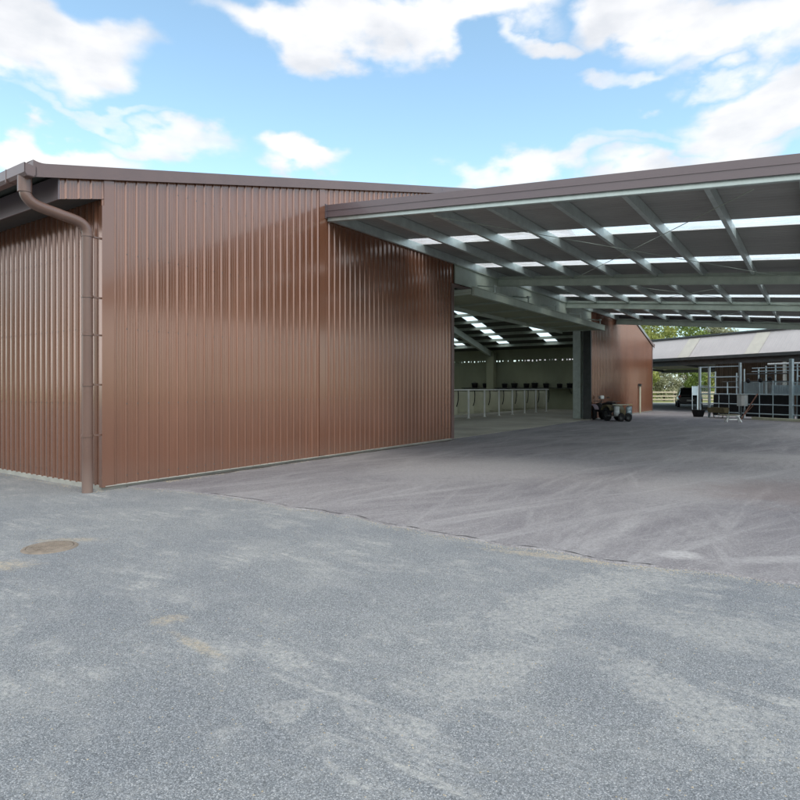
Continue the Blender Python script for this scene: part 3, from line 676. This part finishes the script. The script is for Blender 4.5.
def rail(a,b,z,y=0,r=.028,m_='bluegrey'):
    k=MB(); k.tube([(a,y,z),(b,y,z)],r,8); k.build('rail',M[m_],YP)
for z in (.29,.75,1.26): rail(-.6,9.9,z)
for z in (2.45,2.62): rail(1.83,9.9,z,.9,.018)
rail(-.6,1.83,1.62); rail(-.6,1.83,2.72,0,.022)
rail(0,1.83,2.17);
for kx in (.6,1.2,2.9,3.6,5.2,5.9,6.6,7.8,8.6):
    k=MB(); k.tube([(kx,-.02,.02),(kx,-.02,1.3 if kx<2 else 1.95)],.02,6); k.build('upright',M['bluegrey'],YP)
rail(2.0,6.5,1.92,.2,.02,'dark'); rail(.1,9.9,1.92,.9,.022,'dark'); rail(2.7,9.9,2.80,.9,.045,'white'); rail(4.5,9.9,2.15,.5); rail(1.9,4.4,2.30,.4,.03,'dark')
def wire(a,b,z0,z1,y,st=.075):
    k=MB(); x=a
    while x<=b: k.box(x-.006,x+.006,y-.006,y+.006,z0,z1); x+=st
    z=z0
    while z<=z1+.001: k.box(a,b,y-.006,y+.006,z-.006,z+.006); z+=st
    k.box(a,b,y-.02,y+.02,z0-.02,z0+.02); k.box(a,b,y-.02,y+.02,z1-.02,z1+.02)
    k.build('mesh_panel',M['bluegrey'],YP)
wire(2.0,4.45,1.28,1.88,.05); wire(4.55,9.8,1.28,1.85,.05); wire(-.55,-.05,1.0,1.7,.05)
k=MB(); k.box(2.0,3.0,.10,.12,1.3,1.85); k.box(3.3,9.8,.30,.32,1.28,1.72); k.build('pale_sheet',M['bluegrey'],YP)
for a,b in ((-.0,1.75),(1.9,4.42),(4.58,7.12),(7.28,9.8)):
    k=MB(); k.box(a,b,.32,.36,.10,1.22); k.build('black_sheet',M['black'],YP)
for kx,z in ((3.45,2.05),(2.3,1.95),(2.95,1.98)):
    k=MB(); k.lathe([(0,-.04),(.09,-.04),(.12,0),(.09,.04),(0,.04)],c=(kx,-.03,z),axis='y',n=14); k.tube([(kx,-.03,z),(kx,-.03,z+.2)],.012,5); k.build('pulley',M['black'],YP)
def pen_thing(name,label,cat,x,y,rz=0,group=None):
    p=Vector((16.9,33.0,.014))+E*x+NN*y; return empty(name,label,cat,tuple(p),EA+rz,group)
bx=pen_thing('control_box','grey white steel control box strapped to a post of the stock pen','control box',2.12,-.22)
k=MB(); k.box(-.22,.22,-.12,.12,.66,1.24); k.build('cabinet',M['whiteg'],bx,.012)
k=MB(); k.box(.04,.20,-.135,-.12,.70,1.20); k.box(.06,.08,-.15,-.13,.9,1.0); k.build('door',M['white'],bx,.004)
k=MB(); k.box(-.25,.25,-.15,.15,1.24,1.27); k.build('lid',M['galv'],bx,.004)
k=MB(); k.tube([(-.1,0,.66),(-.1,0,0)],.03,8); k.tube([(.08,0,.66),(.1,.05,.3),(.02,0,0)],.02,6); k.build('conduit',M['dark'],bx)
pk=pen_thing('timber_prop','reddish brown timber prop leaning on the stock pen rail','timber',2.75,-.35)
k=MB(); k.bar((-.25,-.5,.0),(.08,.3,1.30),.07,.035); k.bar((-.5,-.2,.0),(-.05,.2,.75),.05,.03); k.build('plank',M['redw'],pk,.003)
sl=pen_thing('concrete_kerb','low pale concrete nib along the foot of the stock pen','kerb',6.,-.25)
k=MB(); k.box(-3.3,4.2,-.1,.1,-.02,.13); k.build('nib',M['cream'],sl,.02)
tb=pen_thing('black_tub','black rubber tub on the ground at the first pen post','tub',-.45,-.30)
k=MB(); k.lathe([(0,0),(.24,0),(.34,.36),(.37,.38),(.33,.38),(.23,.03),(0,.03)],n=18); k.build('tub_shell',M['black'],tb)
k=MB(); k.tube([(.34,-.08,.36),(.42,-.08,.38),(.42,.08,.38),(.34,.08,.36)],.014,6); k.build('handle',M['black'],tb)
hx,hy=gp(733,422.5)
tr=empty('sawhorse','small white plastic trestle with an olive board on top in front of the pen','trestle',(hx,hy,.014),R(-8))
k=MB(); k.box(-.30,.30,-.035,.035,.27,.33); k.build('beam',M['white'],tr,.006)
for sx in (-1,1):
    for sy in (-1,1):
        k=MB(); k.bar((sx*.22,0,.28),(sx*.31,sy*.16,0),.045); k.build('leg',M['white'],tr)
k=MB(); k.box(-.18,.20,-.016,.016,.10,.16); k.build('tie',M['white'],tr)
k=MB(); k.box(-.62,.22,-.2,.2,.335,.365); k.build('board',M['olive'],tr,.004)
wb=pen_thing('feed_trough','dark olive feed trough standing inside the first pen bay','trough',.9,-.45)
k=MB(); k.extr([(-.22,.55),(-.14,.28),(.14,.28),(.22,.55),(.19,.55),(.12,.31),(-.12,.31),(-.19,.55)],'x',-.5,.5); k.build('bin',M['olive'],wb)
for sx in (-.4,.4):
    k=MB(); k.bar((sx,-.2,0),(sx,-.1,.3),.03); k.bar((sx,.2,0),(sx,.1,.3),.03); k.build('leg',M['dark'],wb)
gt_=empty('white_gate','small white mesh gate hanging beside the parked black car','gate',(17.85,36.5,.014),R(5))
k=MB(); k.box(.16,.20,-.03,.03,0,1.75); k.build('hinge_post',M['galv'],gt_)
k=MB(); k.tube([(-.2,0,.2),(-.2,0,1.7),(.13,0,1.7),(.13,0,.2),(-.2,0,.2)],.022,6); k.box(-.18,.11,-.005,.005,1.15,1.68); k.build('leaf',M['bluegrey'],gt_)
# ------------------------------------------------------------------ car
cx_,cy_=24.25,50.8
CR=empty('parked_car','black station wagon with silver roof rails seen from behind under the open shed','car',(cx_,cy_,.014),R(90-22))
secs=[]
def body(x,w,z0,z1): return (x,ring(w,z0,z1,20,5))
k=MB(); loft(k,[body(-2.3,.82,.42,.85),body(-2.2,.90,.30,.98),(-1.2,ring(.93,.24,1.0,20,5)),(0,ring(.93,.24,.98,20,5)),(1.1,ring(.92,.24,.96,20,5)),(2.0,ring(.88,.26,.86,20,5)),(2.3,ring(.78,.36,.72,20,5))]); k.build('body',M['blackp'],CR)
def cab(x,wb_,wt,z0,z1): return (x,[(-wb_,z0),(-wt,z1-.06),(-wt+.08,z1),(wt-.08,z1),(wt,z1-.06),(wb_,z0)])
k=MB(); loft(k,[cab(-2.18,.84,.78,.9,1.02),cab(-1.9,.86,.70,.9,1.50),cab(-1.4,.87,.70,.9,1.60),cab(0,.87,.70,.9,1.60),cab(.5,.86,.70,.9,1.55),cab(1.25,.84,.80,.88,.98)],smooth=False); k.build('cabin',M['blackp'],CR,.03)
M['glass']=paint('dark_car_glass',(.03,.035,.04),.06,0,.05,2,(1,1,1),0,.5,.8,rv=.02)
k=MB(); k.add([(-2.165,-.66,1.08),(-2.165,.66,1.08),(-1.945,.60,1.45),(-1.945,-.60,1.45),(-2.13,-.66,1.08),(-2.13,.66,1.08),(-1.91,.6,1.45),(-1.91,-.6,1.45)],[(0,1,2,3),(7,6,5,4),(0,4,5,1),(1,5,6,2),(2,6,7,3),(3,7,4,0)]); k.build('rear_window',M['glass'],CR)
for s_ in (-1,1):
    k=MB(); k.add([(-1.7,s_*.865,1.02),(.9,s_*.865,1.02),(.35,s_*.74,1.46),(-1.6,s_*.735,1.47)],[(0,1,2,3)]); k.build('side_window',M['glass'],CR)
    k=MB(); k.box(-2.27,-2.16,s_*.76-.09,s_*.76+.09,.78,1.0); k.build('tail_light',M['red'],CR,.02)
    k=MB(); k.tube([(-1.7,s_*.62,1.63),(-1.6,s_*.62,1.67),(.2,s_*.62,1.67),(.3,s_*.62,1.63)],.022,6); k.build('roof_rail',M['silver'],CR)
    k=MB(); k.box(.55,.75,s_*1.0-.09,s_*1.0+.09,.98,1.10); k.build('mirror',M['blackp'],CR,.03)
k=MB(); k.box(-1.9,.2,-.55,.55,1.60,1.625); k.build('roof_panel',M['silver'],CR,.01)
k=MB(); k.box(-2.345,-2.30,-.26,.26,.52,.64); k.build('number_plate',M['white'],CR,.004)
k=MB(); k.box(-2.38,-2.2,-.8,.8,.32,.46); k.build('bumper',M['dark'],CR,.03)
for x in (-1.4,1.4):
    for y in (-.82,.82): wheel(CR,x,y,.34,.22)
# ------------------------------------------------------------------ paddock fence
FN=empty('paddock_fence','weathered three-rail timber fence along the paddock behind the parked car','fence',(26,69,0),R(-3))
for i in range(-6,9):
    k=MB(); k.box(i*2.6-.07,i*2.6+.07,-.07,.07,-.1,1.28); k.build('post',M['rail_wood'],FN,.01)
for z in (.3,.68,1.12):
    k=MB(); k.box(-16.5,22,-.11,-.07,z-.08,z+.08); k.build('rail',M['rail_wood'],FN)
g=MB(); g.prism([(-40,52.),(80,52.),(80,66),(-40,66)],-.1,.009); 
M['palegr']=paint('pale_gravel_track',(.40,.38,.33),.9,0,.2,1,(1,1,1),.2)
tag(g.build('gravel_track',M['palegr']),kind='structure')
# ------------------------------------------------------------------ trees
def tree(name,label,x,y,h,cr,leaf,seed,trunk=.3,nleaf=5200,lsz=.17,group='trees beyond the paddock fence',base=.22):
    rnd=random.Random(seed)
    root=empty(name,label,'tree',(x,y,-.02),rnd.uniform(0,6.28),group)
    k=MB(); limbs=[]
    th=h*.62
    pts=[(0,0,0)]; 
    for i in range(1,6): pts.append((rnd.uniform(-.12,.12)*i,rnd.uniform(-.12,.12)*i,th*i/5))
    sp_=smooth_path(pts,4); k.tube(sp_,trunk,8,rads=[trunk*(1-.75*i/(len(sp_)-1)) for i in range(len(sp_))])
    blobs=[]
    nb=int(9+h*1.1)
    for i in range(nb):
        f=rnd.uniform(base+.05,.95); a=rnd.uniform(0,6.28); 
        rad=cr*(1-abs(f-.5)*1.1)*rnd.uniform(.35,1.0)
        c=Vector((rad*math.cos(a),rad*math.sin(a),h*f)); rr=cr*rnd.uniform(.22,.48)
        blobs.append((c,rr))
        s0=sp_[min(len(sp_)-1,int(len(sp_)*min(.95,f*.9)))]
        mid=(s0+c)/2+Vector((0,0,-.2)); lp=smooth_path([s0,mid,c],3)
        k.tube(lp,.1,5,rads=[trunk*.33*(1-.8*i/(len(lp)-1)) for i in range(len(lp))],cap=False)
    k.build('trunk',M['bark'],root)
    k=MB(); k.recalc=False
    for i in range(nleaf):
        c,rr=blobs[rnd.randrange(nb)]
        d=Vector((rnd.gauss(0,1),rnd.gauss(0,1),rnd.gauss(0,1))).normalized()*rr*(rnd.random()**.45)
        d.z*=.75; p=c+d
        nrm=Vector((rnd.gauss(0,1),rnd.gauss(0,1),rnd.gauss(0,1)+.5)).normalized(); a=nrm.orthogonal().normalized(); a.rotate(Matrix.Rotation(rnd.random()*6.28,3,nrm)); b=nrm.cross(a)
        s_=lsz*rnd.uniform(.55,1.2)
        k.add([p-a*s_,p-b*s_*.5+nrm*s_*.15,p+a*s_,p+b*s_*.5+nrm*s_*.15],[(0,1,2,3)])
    k.build('crown',leaf,root)
    return root
protos=[]
spec=[(32.5,79,11.2,4.2,'leafa','tall yellow-green tree showing above the pale shed roof'),
      (38.5,81,10.9,3.6,'leafb','mid green tree with open crown right of the tallest one'),
      (44,83,10.6,3.6,'leafc','grey-green sparse tree, rightmost tree above the shed roof'),
      (29.5,74,5.2,2.7,'leafa','low bushy light green tree at the brown shed corner behind the fence'),
      (33,75.5,5.0,2.8,'leafc','low greyish bush tree behind the fence left of the black car'),
      (37,74.5,5.3,2.7,'leafb','low dark green bush tree behind the black car'),
      (41,76,5.2,2.8,'leafa','low light green bush tree beside the first pen posts'),
      (49,86,9.2,3.8,'leafb','broad green tree half hidden behind the pen and open shed')]
for i,(x,y,h,cr,lf,lab) in enumerate(spec):
    bush=h<7
    o=tree('bushy_tree' if bush else 'tree',lab,x,y,h,cr,M[lf],30+i,.14 if bush else .28,5000 if bush else 6500,.16 if bush else .2,base=.02 if bush else .25)
    protos.append(o)
# trees across the yard, behind the camera (they show in the glossy cladding)
for i in range(12):
    a=R(205+i*13); d=random.uniform(58,72)
    o=copy_tree(protos[i%3]); o.location=(d*math.cos(a)*1.0,d*math.sin(a),-.02); o.scale=(1.5,1.5,1.15)
    o['label']='tall tree standing far across the yard, out of the picture'; o['group']='trees across the yard'
    o.name='tree'
# ------------------------------------------------------------------ world, sun
w=bpy.data.worlds.new('World'); S.world=w; w.use_nodes=True; nt=w.node_tree
for n_ in list(nt.nodes): nt.nodes.remove(n_)
out=N(nt,'ShaderNodeOutputWorld'); bg=N(nt,'ShaderNodeBackground'); bg.inputs['Strength'].default_value=.12; L(nt,bg.outputs[0],out.inputs[0])
SUN_EL,SUN_AZ=50,152     # azimuth in degrees measured from +Y towards +X
sky=N(nt,'ShaderNodeTexSky',sky_type='NISHITA'); sky.sun_disc=False; sky.sun_elevation=R(SUN_EL); sky.sun_rotation=R(SUN_AZ)
sky.air_density=1.0; sky.dust_density=.4; sky.ozone_density=1.4; sky.altitude=0
d=N(nt,'ShaderNodeTexCoord').outputs['Generated']
dn=N(nt,'ShaderNodeVectorMath',operation='NORMALIZE'); L(nt,d,dn.inputs[0]); d=dn.outputs[0]
nz=N(nt,'ShaderNodeTexNoise'); nz.inputs['Scale'].default_value=7; nz.inputs['Detail'].default_value=7; nz.inputs['Roughness'].default_value=.47; L(nt,mapping(nt,d,(1,1,1.9)),nz.inputs['Vector'])
sb=N(nt,'ShaderNodeVectorMath',operation='SUBTRACT'); L(nt,nz.outputs['Color'],sb.inputs[0]); sb.inputs[1].default_value=(.5,.5,.5)
scl=N(nt,'ShaderNodeVectorMath',operation='SCALE'); L(nt,sb.outputs[0],scl.inputs[0]); scl.inputs['Scale'].default_value=.22
dd=N(nt,'ShaderNodeVectorMath',operation='ADD'); L(nt,d,dd.inputs[0]); L(nt,scl.outputs[0],dd.inputs[1]); dd=dd.outputs[0]
blobs=[(45,28,95,42,1),(15,50,60,40,1),(330,22,110,30,1),(450,5,110,32,1),(640,12,75,28,1),(740,20,95,38,1),(705,62,50,16,.6),(752,112,72,42,1.3),(540,40,38,15,.75),(612,88,50,12,.6),(310,160,50,20,1.2),(60,156,120,20,1.0),(180,150,60,16,.7),(540,166,110,16,.7),(700,168,110,18,.85),(90,118,90,8,.45),(640,140,120,10,.4)]
acc=None
for px,py,rx,ry,st in blobs:
    c=Vector(((px-400)/604,1,(388-py)/604)); ln=c.length; c/=ln
    s_=N(nt,'ShaderNodeVectorMath',operation='SUBTRACT'); L(nt,dd,s_.inputs[0]); s_.inputs[1].default_value=c
    ax=rx/604/ln*1.12; az=ry/604/ln*1.15
    m_=N(nt,'ShaderNodeVectorMath',operation='MULTIPLY'); L(nt,s_.outputs[0],m_.inputs[0]); m_.inputs[1].default_value=(1/ax,1/max(ax,.15),1/az)
    l_=N(nt,'ShaderNodeVectorMath',operation='LENGTH'); L(nt,m_.outputs[0],l_.inputs[0])
    r_=N(nt,'ShaderNodeMapRange',interpolation_type='SMOOTHSTEP'); L(nt,l_.outputs['Value'],r_.inputs[0]); r_.inputs[1].default_value=1.25; r_.inputs[2].default_value=.25; r_.inputs[3].default_value=0; r_.inputs[4].default_value=st
    acc=r_.outputs[0] if acc is None else maxn(nt,acc,r_.outputs[0])
# general broken cloud for the rest of the sky (away from the photographed part)
gc=N(nt,'ShaderNodeTexNoise'); gc.inputs['Scale'].default_value=2.6; gc.inputs['Detail'].default_value=8; gc.inputs['Roughness'].default_value=.6; L(nt,mapping(nt,d,(1,1,1.8)),gc.inputs['Vector'])
gcm=ramp(nt,gc.outputs[0],[(.42,0),(.60,1)])
sy=N(nt,'ShaderNodeSeparateXYZ'); L(nt,d,sy.inputs[0])
fr=N(nt,'ShaderNodeMapRange',interpolation_type='SMOOTHSTEP'); L(nt,sy.outputs[1],fr.inputs[0]); fr.inputs[1].default_value=.55; fr.inputs[2].default_value=.2; fr.inputs[3].default_value=0; fr.inputs[4].default_value=1
hi=N(nt,'ShaderNodeMapRange',interpolation_type='SMOOTHSTEP'); L(nt,sy.outputs[2],hi.inputs[0]); hi.inputs[1].default_value=.55; hi.inputs[2].default_value=.75; hi.inputs[3].default_value=0; hi.inputs[4].default_value=1
acc=maxn(nt,acc,mul(nt,gcm,maxn(nt,fr.outputs[0],hi.outputs[0])))
fn=noi(nt,mapping(nt,d,(1,1,1.6)),16,8,.6)
ad=N(nt,'ShaderNodeMath',operation='MULTIPLY_ADD'); L(nt,fn,ad.inputs[0]); ad.inputs[1].default_value=.55; L(nt,acc,ad.inputs[2])
cm=N(nt,'ShaderNodeMapRange',interpolation_type='SMOOTHSTEP'); L(nt,ad.outputs[0],cm.inputs[0]); cm.inputs[1].default_value=.40; cm.inputs[2].default_value=1.12; cm.inputs[3].default_value=0; cm.inputs[4].default_value=.96
shade=ramp(nt,noi(nt,mapping(nt,d,(1,1,2.2),loc=(.02,0,.06)),9,5,.5),[(.35,(2.1,2.16,2.28)),(.62,(2.82,2.79,2.80))])
bl=mixc(nt,1.0,sky.outputs[0],(.85,.88,.75),'MULTIPLY')
# milky horizon
hz=N(nt,'ShaderNodeMapRange',interpolation_type='SMOOTHSTEP'); L(nt,sy.outputs[2],hz.inputs[0]); hz.inputs[1].default_value=.36; hz.inputs[2].default_value=.0; hz.inputs[3].default_value=0; hz.inputs[4].default_value=.75
bl=mixc(nt,hz.outputs[0],bl,(1.25,1.8,2.15))
brt=mixc(nt,maxn(nt,fr.outputs[0],hi.outputs[0]),(1.0,1.0,1.0),(2.2,2.15,2.05))  # clouds out of view brightened to add ambient fill
shade=mixc(nt,1.0,shade,brt,'MULTIPLY')
L(nt,mixc(nt,cm.outputs[0],bl,shade),bg.inputs[0])
sd=bpy.data.lights.new('sun','SUN'); sd.energy=.6; sd.angle=R(40); sd.color=(1,.955,.89)
so=bpy.data.objects.new('sun',sd); COL.objects.link(so)
az=R(SUN_AZ); el=R(SUN_EL); dirv=Vector((math.sin(az)*math.cos(el),math.cos(az)*math.cos(el),math.sin(el)))
so.rotation_euler=dirv.to_track_quat('Z','Y').to_euler(); so.location=dirv*50
# ------------------------------------------------------------------ camera
cd=bpy.data.cameras.new('camera'); co=bpy.data.objects.new('camera',cd); COL.objects.link(co)
co.location=(0,0,1.6); co.rotation_euler=(R(90),0,0); cd.sensor_width=36; cd.lens=36*604/800; cd.shift_y=-12/800; cd.clip_end=3000; cd.clip_start=.05
S.camera=co
S.render.resolution_x=1024; S.render.resolution_y=1024
S.view_settings.view_transform='Standard'; S.view_settings.look='None'; S.view_settings.exposure=1.72; S.view_settings.gamma=1
